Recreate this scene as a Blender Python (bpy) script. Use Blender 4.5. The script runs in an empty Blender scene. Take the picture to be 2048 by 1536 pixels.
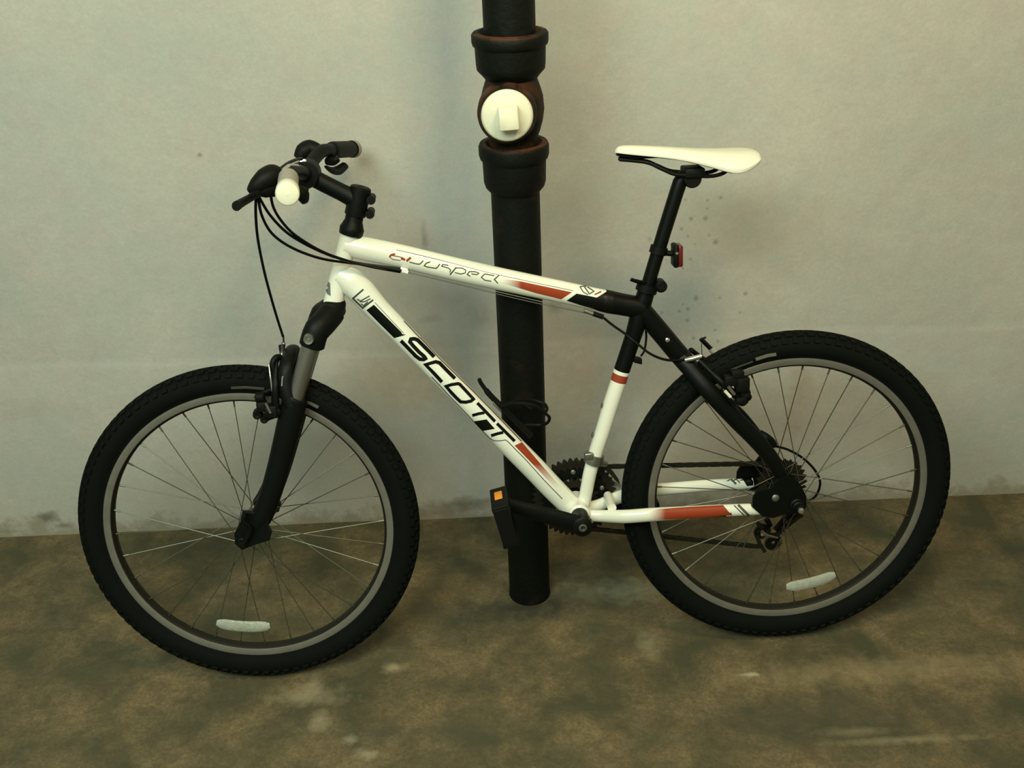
import bpy, math, random
from mathutils import Vector as V, Matrix
from mathutils.bvhtree import BVHTree
from mathutils.geometry import delaunay_2d_cdt
random.seed(7)
C = bpy.context.scene.collection
PI = math.pi

# ---------------------------------------------------------------- camera, light, exposure
F_PX, CAM_H, PITCH, ROLL = 2220.4, 1.6191, 0.49852, -0.04078
CAM = V((0, 0, CAM_H))
_fw = V((0, math.cos(PITCH), -math.sin(PITCH)))
_rt = V((1, 0, 0))
_up = _rt.cross(_fw)
RT = _rt*math.cos(ROLL) + _up*math.sin(ROLL)
UP = -_rt*math.sin(ROLL) + _up*math.cos(ROLL)
FW = _fw
cd = bpy.data.cameras.new('camera'); cam = bpy.data.objects.new('camera', cd); C.objects.link(cam)
cd.sensor_width = 36; cd.lens = F_PX/2048*36; cd.clip_start = .02
m = Matrix((RT, UP, -FW)).transposed().to_4x4(); m.translation = CAM
cam.matrix_world = m
bpy.context.scene.camera = cam

w = bpy.data.worlds.new('world'); bpy.context.scene.world = w; w.use_nodes = True
bg = w.node_tree.nodes['Background']; bg.inputs[0].default_value = (.65, .65, .46, 1); bg.inputs[1].default_value = .38

def lamp(name, loc, aim, sx, sy, power, col):
    l = bpy.data.lights.new(name, 'AREA'); l.shape = 'RECTANGLE'; l.size = sx; l.size_y = sy; l.energy = power; l.color = col
    o = bpy.data.objects.new(name, l); C.objects.link(o); o.location = loc
    o.rotation_euler = (V(aim)-V(loc)).to_track_quat('-Z', 'Y').to_euler()
    return o
lamp('ceiling_lamp', (.45, .95, 2.35), (.25, 2.2, .6), .36, .30, 21, (1.0, .79, .45))
lamp('ceiling_lamp', (-.80, -.35, 2.75), (-.35, 2.2, .5), 1.7, 1.0, 92, (.84, 1.0, .87))
vs = bpy.context.scene.view_settings
vs.view_transform = 'Standard'; vs.look = 'None'; vs.gamma = 1; vs.use_curve_mapping = False; vs.exposure = -0.08

# ---------------------------------------------------------------- places: bicycle plane and pixel -> plane
def project(p):
    d = p-CAM; z = d.dot(FW)
    return (1024+F_PX*d.dot(RT)/z, 768-F_PX*d.dot(UP)/z)
def ray(px, py):
    return (FW + RT*((px-1024)/F_PX) + UP*((768-py)/F_PX)).normalized()
def hit(px, py, p0, nn):
    r = ray(px, py); return CAM + r*((p0-CAM).dot(nn)/r.dot(nn))
R_T, HW = .33727, .026
def wheel_frame(X, Y, yaw, lean):
    side = V((math.sin(yaw), -math.cos(yaw), 0)); z = V((0, 0, 1))
    d = V((math.cos(yaw), math.sin(yaw), 0))
    u = z*math.cos(lean)-side*math.sin(lean); n = side*math.cos(lean)+z*math.sin(lean)
    c = V((X, Y, 0))+u*(R_T-HW); c.z = (R_T-HW)*u.z+HW
    return c, d, n, u
CF, DF, NF, UF = wheel_frame(-.53098, 1.76058, .01085, .17632)
CR, DR, NR, UR = wheel_frame(.54978, 1.81661, .04829, .15897)
D = (CR-CF).normalized()                      # towards the rear (photo right)
N = (NF+NR); N = (N-D*N.dot(D)).normalized()  # towards the camera
U = D.cross(N); U = U if U.z > 0 else -U
def P(px, py, lat=0.0): return hit(px, py, CR+N*lat, N)
def mir(p): return p-N*(2*(p-CR).dot(N))
def lat(p, l): return p+N*l
def rpx(p, wpx): return .5*wpx*(p-CAM).dot(FW)/F_PX
YW, WY = 2.28873, .00447

# ---------------------------------------------------------------- materials
def mat(name, col, rough=.5, metal=0, bump=0, bscale=200, var=0, vscale=20, coat=0, spec=None, trans=0):
    m = bpy.data.materials.new(name); m.use_nodes = True; nt = m.node_tree; b = nt.nodes['Principled BSDF']
    b.inputs['Roughness'].default_value = rough; b.inputs['Metallic'].default_value = metal
    if coat: b.inputs['Coat Weight'].default_value = coat; b.inputs['Coat Roughness'].default_value = .12
    if spec is not None: b.inputs['Specular IOR Level'].default_value = spec
    if trans: b.inputs['Transmission Weight'].default_value = trans
    tc = nt.nodes.new('ShaderNodeTexCoord')
    nz = nt.nodes.new('ShaderNodeTexNoise'); nz.inputs['Scale'].default_value = vscale; nz.inputs['Detail'].default_value = 6
    nt.links.new(tc.outputs['Object'], nz.inputs['Vector'])
    mx = nt.nodes.new('ShaderNodeMix'); mx.data_type = 'RGBA'
    v = var or .06
    mx.inputs['A'].default_value = tuple(c*(1-v) for c in col)+(1,); mx.inputs['B'].default_value = tuple(min(1, c*(1+v)) for c in col)+(1,)
    nt.links.new(nz.outputs['Fac'], mx.inputs['Factor']); nt.links.new(mx.outputs['Result'], b.inputs['Base Color'])
    if bump:
        n2 = nt.nodes.new('ShaderNodeTexNoise'); n2.inputs['Scale'].default_value = bscale
        nt.links.new(tc.outputs['Object'], n2.inputs['Vector'])
        bp = nt.nodes.new('ShaderNodeBump'); bp.inputs['Strength'].default_value = bump; bp.inputs['Distance'].default_value = .002
        nt.links.new(n2.outputs['Fac'], bp.inputs['Height']); nt.links.new(bp.outputs['Normal'], b.inputs['Normal'])
    return m
M_white = mat('white_paint', (.78, .79, .67), .24, coat=.6)
M_blackp = mat('black_paint', (.0022, .003, .002), .42, spec=.15)
M_black = mat('matt_black', (.0028, .0036, .0026), .5, bump=.1, spec=.15)
M_plastic = mat('black_plastic', (.003, .0036, .002), .55, spec=.15)
M_rubber = mat('tyre_rubber', (.0034, .0046, .0032), .8, bump=.3, bscale=400, var=.3, spec=.1)
M_silver = mat('brushed_alloy', (.30, .31, .26), .45, 1, var=.15, vscale=60)
M_bright = mat('polished_alloy', (.85, .87, .80), .22, 1)
M_track = mat('brake_track', (.34, .335, .295), .42, .85, var=.18, vscale=40)
M_rimin = mat('dark_rim', (.008, .008, .004), .5, spec=.3)
M_stan = mat('stanchion_alloy', (.30, .30, .27), .35, .9)
M_spoke = mat('steel_spoke', (.10, .10, .07), .38, .7)
M_chain = mat('oiled_chain', (.014, .012, .006), .55, .3, spec=.3)
M_saddle = mat('white_leather', (.72, .71, .58), .5, bump=.15, bscale=300)
M_cable = mat('cable_housing', (.003, .004, .003), .4, spec=.15)
M_ferrule = mat('white_ferrule', (.85, .86, .78), .35)
M_red = mat('red_paint', (.28, .043, .014), .35, coat=.4)
M_redlens = mat('red_lens', (.10, .006, .004), .3, coat=.2)
M_orange = mat('amber_reflector', (.75, .27, .02), .3, bump=.4, bscale=500)
M_reflect = mat('clear_reflector', (.36, .38, .31), .25, bump=.6, bscale=260, var=.3, vscale=90)
M_cap = mat('white_plastic', (.70, .69, .52), .5, var=.12, vscale=60)
M_grip = mat('grey_grip', (.30, .28, .24), .6)

def cast_iron():
    m = mat('cast_iron', (.0030, .0042, .0024), .6, .0, bump=.7, bscale=90, var=.4, spec=.16)
    nt = m.node_tree; b = nt.nodes['Principled BSDF']; tc = nt.nodes['Texture Coordinate']
    g = nt.nodes.new('ShaderNodeNewGeometry'); s = nt.nodes.new('ShaderNodeSeparateXYZ'); nt.links.new(g.outputs['Normal'], s.inputs[0])
    mr = nt.nodes.new('ShaderNodeMapRange'); mr.inputs[1].default_value = .25; mr.inputs[2].default_value = .8
    nt.links.new(s.outputs['Z'], mr.inputs[0])
    nz = nt.nodes.new('ShaderNodeTexNoise'); nz.inputs['Scale'].default_value = 22; nz.inputs['Detail'].default_value = 5
    nt.links.new(tc.outputs['Object'], nz.inputs['Vector'])
    r = nt.nodes.new('ShaderNodeMapRange'); r.inputs[1].default_value = .42; r.inputs[2].default_value = .62
    nt.links.new(nz.outputs['Fac'], r.inputs[0])
    mu = nt.nodes.new('ShaderNodeMath'); mu.operation = 'MULTIPLY'; nt.links.new(mr.outputs[0], mu.inputs[0]); nt.links.new(r.outputs[0], mu.inputs[1])
    nz2 = nt.nodes.new('ShaderNodeTexNoise'); nz2.inputs['Scale'].default_value = 9; nz2.inputs['Detail'].default_value = 8
    nt.links.new(tc.outputs['Object'], nz2.inputs['Vector'])
    r2 = nt.nodes.new('ShaderNodeMapRange'); r2.inputs[1].default_value = .60; r2.inputs[2].default_value = .75; r2.inputs[4].default_value = .22
    nt.links.new(nz2.outputs['Fac'], r2.inputs[0])
    mxx = nt.nodes.new('ShaderNodeMath'); mxx.operation = 'MAXIMUM'; nt.links.new(mu.outputs[0], mxx.inputs[0]); nt.links.new(r2.outputs[0], mxx.inputs[1])
    mx = nt.nodes.new('ShaderNodeMix'); mx.data_type = 'RGBA'; old = nt.nodes['Mix'].outputs['Result']
    nt.links.new(mxx.outputs[0], mx.inputs['Factor']); nt.links.new(old, mx.inputs['A']); mx.inputs['B'].default_value = (.085, .032, .014, 1)
    nt.links.new(mx.outputs['Result'], b.inputs['Base Color'])
    return m
M_iron = cast_iron()
M_rustiron = mat('rusty_iron', (.045, .024, .012), .75, bump=.6, bscale=80, var=.6, vscale=25)

def decal_mat():
    m = bpy.data.materials.new('printed_decal'); m.use_nodes = True; nt = m.node_tree; b = nt.nodes['Principled BSDF']
    a = nt.nodes.new('ShaderNodeVertexColor'); a.layer_name = 'print'
    nt.links.new(a.outputs['Color'], b.inputs['Base Color']); b.inputs['Roughness'].default_value = .42; b.inputs['Specular IOR Level'].default_value = .2
    return m
M_decal = decal_mat()

# surface materials with located stains (blobs are spots of dirt fixed to the surface)
def surface(name, base_a, base_b, mid, scale, blobs, rough, bumpd, bscale, fine=.5, dirt=None):
    m = bpy.data.materials.new(name); m.use_nodes = True; nt = m.node_tree; b = nt.nodes['Principled BSDF']; L = nt.links.new
    b.inputs['Roughness'].default_value = rough
    g = nt.nodes.new('ShaderNodeNewGeometry'); pos = g.outputs['Position']
    def noise(sc, det=6, ro=.55, dist=0):
        n = nt.nodes.new('ShaderNodeTexNoise'); n.inputs['Scale'].default_value = sc; n.inputs['Detail'].default_value = det
        n.inputs['Roughness'].default_value = ro; n.inputs['Distortion'].default_value = dist; L(pos, n.inputs['Vector']); return n
    def mapr(s, a, bb, c=0, d=1):
        r = nt.nodes.new('ShaderNodeMapRange'); r.inputs[1].default_value = a; r.inputs[2].default_value = bb
        r.inputs[3].default_value = c; r.inputs[4].default_value = d; L(s, r.inputs[0]); return r.outputs[0]
    def mixc(f, a, bb):
        x = nt.nodes.new('ShaderNodeMix'); x.data_type = 'RGBA'
        for s, k in ((a, 'A'), (bb, 'B')):
            if isinstance(s, tuple): x.inputs[k].default_value = s+(1,)
            else: L(s, x.inputs[k])
        if isinstance(f, float): x.inputs['Factor'].default_value = f
        else: L(f, x.inputs['Factor'])
        return x.outputs['Result']
    c = mixc(mapr(noise(scale, 5, .5, .4).outputs['Fac'], .35, .65), base_a, base_b)
    c = mixc(mapr(noise(scale*3.1, 6, .6, .6).outputs['Fac'], .45, .75, 0, .7), c, mid)
    c = mixc(mapr(noise(scale*7.3, 7, .72, .3).outputs['Fac'], .42, .66, 0, fine*.8), c, tuple(x*.8 for x in base_a))
    fn = noise(160, 3, .7)
    c = mixc(mapr(fn.outputs['Fac'], .3, .7, 0, fine), c, tuple(x*.72 for x in base_a))
    warp = noise(34, 4, .6)
    for (p, rad, col, st) in blobs:
        vm = nt.nodes.new('ShaderNodeVectorMath'); vm.operation = 'SUBTRACT'; L(pos, vm.inputs[0]); vm.inputs[1].default_value = p
        vd = nt.nodes.new('ShaderNodeVectorMath'); vd.operation = 'DIVIDE'; L(vm.outputs[0], vd.inputs[0]); vd.inputs[1].default_value = rad
        ln = nt.nodes.new('ShaderNodeVectorMath'); ln.operation = 'LENGTH'; L(vd.outputs[0], ln.inputs[0])
        ad = nt.nodes.new('ShaderNodeMath'); ad.operation = 'MULTIPLY_ADD'; L(warp.outputs['Fac'], ad.inputs[0]); ad.inputs[1].default_value = 2.2; L(ln.outputs['Value'], ad.inputs[2])
        c = mixc(mapr(ad.outputs[0], 2.35, 1.15, 0, st), c, col)
    if dirt: c = dirt(nt, c, mixc, mapr, noise, pos)
    L(c, b.inputs['Base Color'])
    bn = noise(bscale, 8, .65); bp = nt.nodes.new('ShaderNodeBump'); bp.inputs['Strength'].default_value = .6; bp.inputs['Distance'].default_value = bumpd
    L(bn.outputs['Fac'], bp.inputs['Height']); L(bp.outputs['Normal'], b.inputs['Normal'])
    return m

# ---------------------------------------------------------------- mesh helpers
class MB:
    def __init__(s): s.v = []; s.f = []; s.c = []
    def add(s, vs, fs):
        o = len(s.v); s.v += [V(x) for x in vs]; s.f += [tuple(i+o for i in f) for f in fs]; return s
    def ring(s, rings, close=False, caps=True, closed=True):
        o = len(s.v); k = len(rings[0]); n = len(rings)
        for r in rings: s.v += r
        for i in range(n if close else n-1):
            a = o+i*k; b = o+((i+1) % n)*k
            for j in range(k if closed else k-1):
                j2 = (j+1) % k; s.f.append((a+j, a+j2, b+j2, b+j))
        if caps and not close and closed:
            s.f.append(tuple(reversed(range(o, o+k)))); s.f.append(tuple(range(o+(n-1)*k, o+n*k)))
        return s
    def tube(s, pts, r, seg=12, caps=True, close=False, ref=None, flat=None, power=1):
        n = len(pts); rs = r if isinstance(r, (list, tuple)) else [r]*n
        fl = flat if isinstance(flat, (list, tuple)) else [flat or 1.0]*n
        rings = []; prev = None
        for i, p in enumerate(pts):
            if close: t = (pts[(i+1) % n]-pts[i-1]).normalized()
            else: t = (pts[min(i+1, n-1)]-pts[max(i-1, 0)]).normalized()
            if ref is not None: a = (ref-t*ref.dot(t)).normalized()
            else:
                if prev is None: prev = t.orthogonal()
                a = (prev-t*prev.dot(t)).normalized(); prev = a
            b = t.cross(a); rg = []
            for k in range(seg):
                an = 2*PI*k/seg; ca, sa = math.cos(an), math.sin(an)
                if power != 1:
                    ca = math.copysign(abs(ca)**power, ca); sa = math.copysign(abs(sa)**power, sa)
                rg.append(p+a*(ca*rs[i]*fl[i])+b*(sa*rs[i]))
            rings.append(rg)
        return s.ring(rings, close, caps)
    def cyl(s, a, b, r, seg=16, r2=None): return s.tube([a, b], [r, r if r2 is None else r2], seg)
    def lathe(s, o, ax, prof, seg=48, close=False):   # prof: (axial, radius)
        a = ax.orthogonal().normalized(); b = ax.cross(a); rings = []
        for (h, r) in prof: rings.append([o+ax*h+(a*math.cos(2*PI*k/seg)+b*math.sin(2*PI*k/seg))*max(r, 1e-5) for k in range(seg)])
        return s.ring(rings, close, caps=False)
    def box(s, c, ex, ey, ez, bev=0):
        e = [ex, ey, ez]
        if not bev:
            vs = [c+ex*x+ey*y+ez*z for x in (-1, 1) for y in (-1, 1) for z in (-1, 1)]
            return s.add(vs, [(0, 1, 3, 2), (4, 6, 7, 5), (0, 4, 5, 1), (2, 3, 7, 6), (0, 2, 6, 4), (1, 5, 7, 3)])
        L = [x.length for x in e]; nx = [e[i]/L[i] for i in range(3)]; rings = []
        def rect(z, ins): 
            pts = []
            for (sx, sy) in ((1, 1), (-1, 1), (-1, -1), (1, -1)):
                for q in range(3):
                    an = {(1, 1): 0, (-1, 1): PI/2, (-1, -1): PI, (1, -1): 1.5*PI}[(sx, sy)]+q*PI/4
                    pts.append(c+nx[0]*(sx*(L[0]-bev)+math.cos(an)*(bev-ins))+nx[1]*(sy*(L[1]-bev)+math.sin(an)*(bev-ins))+nx[2]*z)
            return pts
        rings = [rect(-L[2], bev*.8), rect(-L[2]+bev*.4, bev*.2), rect(-L[2]+bev, 0), rect(L[2]-bev, 0), rect(L[2]-bev*.4, bev*.2), rect(L[2], bev*.8)]
        return s.ring(rings)
    def plate(s, poly, nn, th):   # flat outline extruded along nn by th
        k = len(poly); o = len(s.v)
        s.v += list(poly)+[p+nn*th for p in poly]
        s.f.append(tuple(range(o, o+k))); s.f.append(tuple(reversed(range(o+k, o+2*k))))
        for j in range(k): j2 = (j+1) % k; s.f.append((o+j, o+k+j, o+k+j2, o+j2))
        return s
    def build(s, name, m, parent=None, smooth=True, label=None, kind=None, cat=None, group=None):
        me = bpy.data.meshes.new(name); o0 = parent_loc(parent) if parent else V((0, 0, 0))
        me.from_pydata([tuple(v-o0) for v in s.v], [], s.f); me.materials.append(m); me.validate()
        import bmesh
        bm = bmesh.new(); bm.from_mesh(me); bmesh.ops.recalc_face_normals(bm, faces=bm.faces)
        for f in bm.faces: f.smooth = smooth
        if smooth:
            for e in bm.edges:
                if len(e.link_faces) == 2 and e.calc_face_angle(0) > .7: e.smooth = False
        bm.to_mesh(me); bm.free()
        o = bpy.data.objects.new(name, me); C.objects.link(o)
        if parent: o.parent = parent
        if label: o['label'] = label
        if kind: o['kind'] = kind
        if cat: o['category'] = cat
        if group: o['group'] = group
        return o
LOC = {}
def parent_loc(p):
    while p.parent: p = p.parent
    return LOC.get(p.name, V((0, 0, 0)))
def thing(name, label, cat, loc):
    o = bpy.data.objects.new(name, None); C.objects.link(o); o.location = loc; o['label'] = label; o['category'] = cat
    o.empty_display_size = .05; LOC[o.name] = V(loc); return o
def cr(pts, k=8):   # Catmull-Rom
    out = []; n = len(pts)
    for i in range(n-1):
        p0 = pts[max(i-1, 0)]; p1 = pts[i]; p2 = pts[i+1]; p3 = pts[min(i+2, n-1)]
        for j in range(k):
            t = j/k; out.append(.5*((2*p1)+(p2-p0)*t+(2*p0-5*p1+4*p2-p3)*t*t+(3*p1-p0-3*p2+p3)*t**3))
    out.append(pts[-1]); return out

# decals: flat print laid on a painted surface
class Surf:
    def __init__(s, objs):
        vs, fs = [], []
        for o in objs:
            off = len(vs); l = parent_loc(o); vs += [v.co+l for v in o.data.vertices]; fs += [tuple(i+off for i in p.vertices) for p in o.data.polygons]
        s.t = BVHTree.FromPolygons(vs, fs)
    def at(s, x, y, eps):
        r = ray(x, y); h, n, i, d = s.t.ray_cast(CAM, r)
        if h is None:
            h, n, i, d = s.t.find_nearest(CAM+r*2.0)
            q = CAM+r*((h-CAM).dot(r)); h, n, i, d = s.t.find_nearest(q)
        if n.dot(r) > 0: n = -n
        return h+n*eps
def decal(name, surf, polys, parent, eps=.0006, step=4.0, label=None):
    """polys: list of (pixel polygon, colour or colour function)"""
    vs, fs, cs = [], [], []
    for poly, col in polys:
        b = []
        n = len(poly)
        for i in range(n):
            a, c = poly[i], poly[(i+1) % n]; L = math.hypot(c[0]-a[0], c[1]-a[1]); k = max(1, int(L/step))
            for j in range(k): b.append((a[0]+(c[0]-a[0])*j/k, a[1]+(c[1]-a[1])*j/k))
        xs = [p[0] for p in b]; ys = [p[1] for p in b]; pts = [V(p) for p in b]; nb = len(pts)
        x = min(xs)+step/2
        while x < max(xs):
            y = min(ys)+step/2
            while y < max(ys):
                pts.append(V((x, y))); y += step
            x += step
        r = delaunay_2d_cdt(pts, [], [list(range(nb))], 1, 1e-4)
        off = len(vs)
        for q in r[0]:
            vs.append(surf.at(q.x, q.y, eps)); cs.append(col(q.x, q.y) if callable(col) else col)
        fs += [tuple(i+off for i in f) for f in r[2]]
    me = bpy.data.meshes.new(name); o0 = parent_loc(parent)
    me.from_pydata([tuple(v-o0) for v in vs], [], fs); me.materials.append(M_decal)
    ca = me.color_attributes.new('print', 'FLOAT_COLOR', 'POINT')
    for i, c in enumerate(cs): ca.data[i].color = tuple(c)+(1,)
    for p in me.polygons: p.use_smooth = True
    o = bpy.data.objects.new(name, me); C.objects.link(o); o.parent = parent
    if label: o['label'] = label
    return o
def stroke(pts, wd):
    """a line of print as an outline polygon"""
    n = len(pts); Lf, Rt = [], []
    for i in range(n):
        a = pts[max(i-1, 0)]; b = pts[i]; c = pts[min(i+1, n-1)]
        t1 = V((b[0]-a[0], b[1]-a[1])) if i else V((c[0]-b[0], c[1]-b[1]))
        t2 = V((c[0]-b[0], c[1]-b[1])) if i < n-1 else t1
        t1.normalize(); t2.normalize(); t = (t1+t2)
        t = t.normalized() if t.length > .1 else t1
        nn = V((-t.y, t.x)); k = 1/max(.6, nn.dot(V((-t1.y, t1.x))))
        Lf.append((b[0]+nn.x*wd/2*k, b[1]+nn.y*wd/2*k)); Rt.append((b[0]-nn.x*wd/2*k, b[1]-nn.y*wd/2*k))
    return Lf+Rt[::-1]
def sc(ox, oy, k, pts): return [(ox+x/k, oy+y/k) for x, y in pts]
INK = (.0022, .003, .002); GREY = (.08, .09, .07); DRED = (.10, .03, .015); RED = (.28, .043, .014); WHT = (.78, .79, .66)

# ---------------------------------------------------------------- the setting
def wallpt(px, py): return hit(px, py, V((0, YW, 0)), V((-math.sin(-WY), -math.cos(WY), 0)))
def floorpt(px, py): return hit(px, py, V((0, 0, 0)), V((0, 0, 1)))
DK = (.10, .10, .07); GR = (.20, .25, .19)
wb = []
for (x, y, rx, ry, col, st) in [(95, 1036, .022, .014, (.07, .07, .05), .85), (128, 1051, .02, .006, (.10, .09, .06), .8), (10, 1064, .03, .004, DK, .6),
        (925, 1008, .06, .013, (.11, .095, .055), .85), (880, 1024, .06, .012, (.17, .13, .08), .7), (790, 770, .10, .05, (.33, .26, .17), .4), (1150, 800, .06, .09, (.33, .27, .18), .4), (1180, 930, .05, .05, (.30, .27, .19), .35), (60, 820, .1, .02, (.36, .31, .25), .3), (1420, 940, .1, .05, (.34, .28, .18), .35),
        (960, 640, .025, .02, (.20, .20, .15), .35), (848, 478, .006, .022, (.17, .15, .09), .55),
        (1110, 616, .012, .01, DK, .4), (398, 312, .004, .004, DK, .7), (860, 640, .02, .008, DK, .25),
        (1605, 770, .02, .11, (.30, .17, .08), .30), (1300, 480, .004, .004, DK, .5)]:
    wb.append((tuple(wallpt(x, y)), (rx*1.5, 1, ry*1.5), col, st))
for k in range(26):
    x = random.gauss(1400, 38); y = 392+random.random()*150; r = random.uniform(.002, .0042)
    if k > 13: x = random.gauss(1450, 50); y = 585+random.random()*110
    wb.append((tuple(wallpt(x, y)), (r*1.6, 1, r*1.6), (.12, .12, .085), .55))
def wall_dirt(nt, c, mixc, mapr, noise, pos):
    s = nt.nodes.new('ShaderNodeSeparateXYZ'); nt.links.new(pos, s.inputs[0])
    n = noise(14, 6, .7); a = nt.nodes.new('ShaderNodeMath'); a.operation = 'MULTIPLY_ADD'
    nt.links.new(n.outputs['Fac'], a.inputs[0]); a.inputs[1].default_value = .22; nt.links.new(s.outputs['Z'], a.inputs[2])
    c = mixc(mapr(a.outputs[0], .16, .115, 0, .7), c, (.20, .17, .11))
    n = noise(2.2, 4, .6); a = nt.nodes.new('ShaderNodeMath'); a.operation = 'MULTIPLY_ADD'
    nt.links.new(n.outputs['Fac'], a.inputs[0]); a.inputs[1].default_value = .5; nt.links.new(s.outputs['Z'], a.inputs[2])
    return mixc(mapr(a.outputs[0], .50, .20, 0, .25), c, (.34, .29, .20))
M_wall = surface('painted_concrete', (.42, .43, .375), (.49, .465, .395), (.475, .40, .355), 4.2, wb, .85, .003, 26, .34, wall_dirt)
fb = []
for (x, y, rx, ry, col, st) in [(1710, 1462, .05, .009, (.36, .29, .17), .4), (1800, 1480, .10, .007, (.34, .28, .16), .45), (640, 1440, .016, .022, (.36, .31, .20), .45),
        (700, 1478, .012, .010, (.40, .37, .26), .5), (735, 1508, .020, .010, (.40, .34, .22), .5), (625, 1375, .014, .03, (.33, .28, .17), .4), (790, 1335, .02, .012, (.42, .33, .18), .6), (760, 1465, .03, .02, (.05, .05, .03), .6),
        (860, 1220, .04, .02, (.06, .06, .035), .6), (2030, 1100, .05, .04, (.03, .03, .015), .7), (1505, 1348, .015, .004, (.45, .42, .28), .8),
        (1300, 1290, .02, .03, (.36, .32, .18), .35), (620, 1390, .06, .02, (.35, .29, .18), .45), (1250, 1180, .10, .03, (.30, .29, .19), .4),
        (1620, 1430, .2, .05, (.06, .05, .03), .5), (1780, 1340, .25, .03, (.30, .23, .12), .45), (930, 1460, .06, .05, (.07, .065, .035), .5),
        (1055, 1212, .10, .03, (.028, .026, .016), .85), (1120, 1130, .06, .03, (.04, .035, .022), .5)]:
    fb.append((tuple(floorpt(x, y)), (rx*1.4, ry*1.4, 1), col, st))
M_floor = surface('stained_concrete', (.062, .060, .027), (.225, .158, .074), (.070, .042, .018), 7.5, fb, .8, .005, 30, .6)

Z1 = wallpt(100, 733).z
wm = MB()
prof = [(0, -.35), (0, Z1-.014), (.003, Z1-.003), (.0055, Z1+.012), (.0055, 3.2), (.16, 3.2), (.16, -.35)]
rings = []
for i in range(61):
    x = -3+6*i/60
    rings.append([V((x, YW+x*math.tan(WY)+dy+.0015*math.sin(x*9)*(1 if j < 3 else 0), z+(.006*math.sin(x*3.1)+.003*math.sin(x*11) if j in (1, 2, 3) else 0))) for j, (dy, z) in enumerate(prof)])
wm.ring(rings); wall = wm.build('wall_back', M_wall, kind='structure', smooth=True)
fm = MB(); rows = []
for j in range(61):
    y = -1.2+(YW+.02+1.2)*j/60
    rows.append([V((-3+6*i/80, y, -.0012*(math.sin(i*.9+j*.35)*math.sin(j*.7)+1))) for i in range(81)])
o = len(fm.v)
for r in rows: fm.v += r
for j in range(60):
    for i in range(80): a = j*81+i; fm.f.append((a, a+1, a+82, a+81))
k0 = len(fm.v); fm.v += [V((-3, -1.2, -.12)), V((3, -1.2, -.12)), V((3, YW+.02, -.12)), V((-3, YW+.02, -.12))]
fm.f += [(k0, k0+3, k0+2, k0+1)]
floor = fm.build('floor', M_floor, kind='structure')

# ---------------------------------------------------------------- the drain pipe
XP, YP = .0208, 1.985
def pz(py):   # height of the pipe's front face seen at image row py
    r = ray(1040, py); t = (YP-.05-CAM.y)/r.y; return CAM.z+r.z*t
pipe = thing('drain_pipe', 'black cast iron drain pipe with two collars and a white plug', 'pipe', (XP, YP, 0))
def lz(pr, name, m, parent, seg=48, **k):
    b = MB(); b.lathe(V((XP, YP, 0)), V((0, 0, 1)), pr, seg); return b.build(name, m, parent, **k)
lz([(-.01, 0), (-.01, .0465), (0, .0465), (.012, .0458), (.03, .0452), (.35, .0452), (.7, .0455), (pz(396)+.004, .0455), (pz(396)+.004, 0)], 'pipe_shaft', M_iron, pipe)
z = pz
lz([(z(402), .042), (z(398), .0465), (z(388), .0545), (z(378), .0575), (z(334), .0585), (z(330), .0625), (z(322), .0645), (z(306), .0645), (z(300), .062), (z(299), .052), (z(299)-.012, .044)], 'collar', M_iron, pipe)
lz([(z(172), .042), (z(168), .0465), (z(160), .052), (z(149), .0605), (z(140), .0615), (z(102), .0625), (z(99), .066), (z(93), .0675), (z(78), .0675), (z(74), .065), (z(72), .055), (z(72)-.012, .045)], 'collar', M_iron, pipe)
lz([(z(76), .0), (z(76), .0455), (z(40), .0455), (3.1, .0455), (3.1, 0)], 'pipe_shaft', M_iron, pipe)
# the tee body with its access port
M_tee = cast_iron(); M_tee.node_tree.nodes['Map Range'].inputs[3].default_value = .35
lz([(z(302), .0), (z(302), .045), (z(286), .0455), (z(276), .049), (z(255), .0545), (z(232), .0575), (z(205), .0555), (z(185), .0505), (z(172), .0465), (z(164), .0455), (z(164), 0)], 'tee_body', M_tee, pipe)
tz = .5*(z(186)+z(281))
pc = hit(1016, 233, V((0, YP-.077, 0)), V((0, 1, 0)))
pax = (V((0, -1, 0))+V((-.02, 0, 0))).normalized()
b = MB(); b.lathe(V((pc.x, YP, pc.z)), pax, [(0, .04), (.03, .052), (.055, .0525), (.066, .0515), (.070, .049), (.070, .046), (.062, .045)], 48); b.build('port_rim', M_tee, pipe)
b = MB(); b.lathe(V((pc.x, YP, pc.z)), pax, [(.060, .0), (.060, .0455), (.072, .0455), (.0765, .0435), (.0785, .040), (.0785, 0)], 48)
plug = b.build('access_plug', M_cap, pipe, label='round white access plug')
ex, ez = V((1, 0, .05)).normalized(), V((-.05, 0, 1)).normalized()
b = MB(); b.box(V((pc.x+.001, YP-.090, pc.z+.001)), ex*.0175, ez*.0195, V((0, -.0135, 0)), .003); b.build('square_nub', M_cap, plug)

# ---------------------------------------------------------------- the bicycle
base = V(((CF.x+CR.x)/2, (CF.y+CR.y)/2-.05, 0)); base.y = 1.79
bike = thing('bicycle', 'white and black mountain bike leaning against the black drain pipe', 'bicycle', base)

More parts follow.
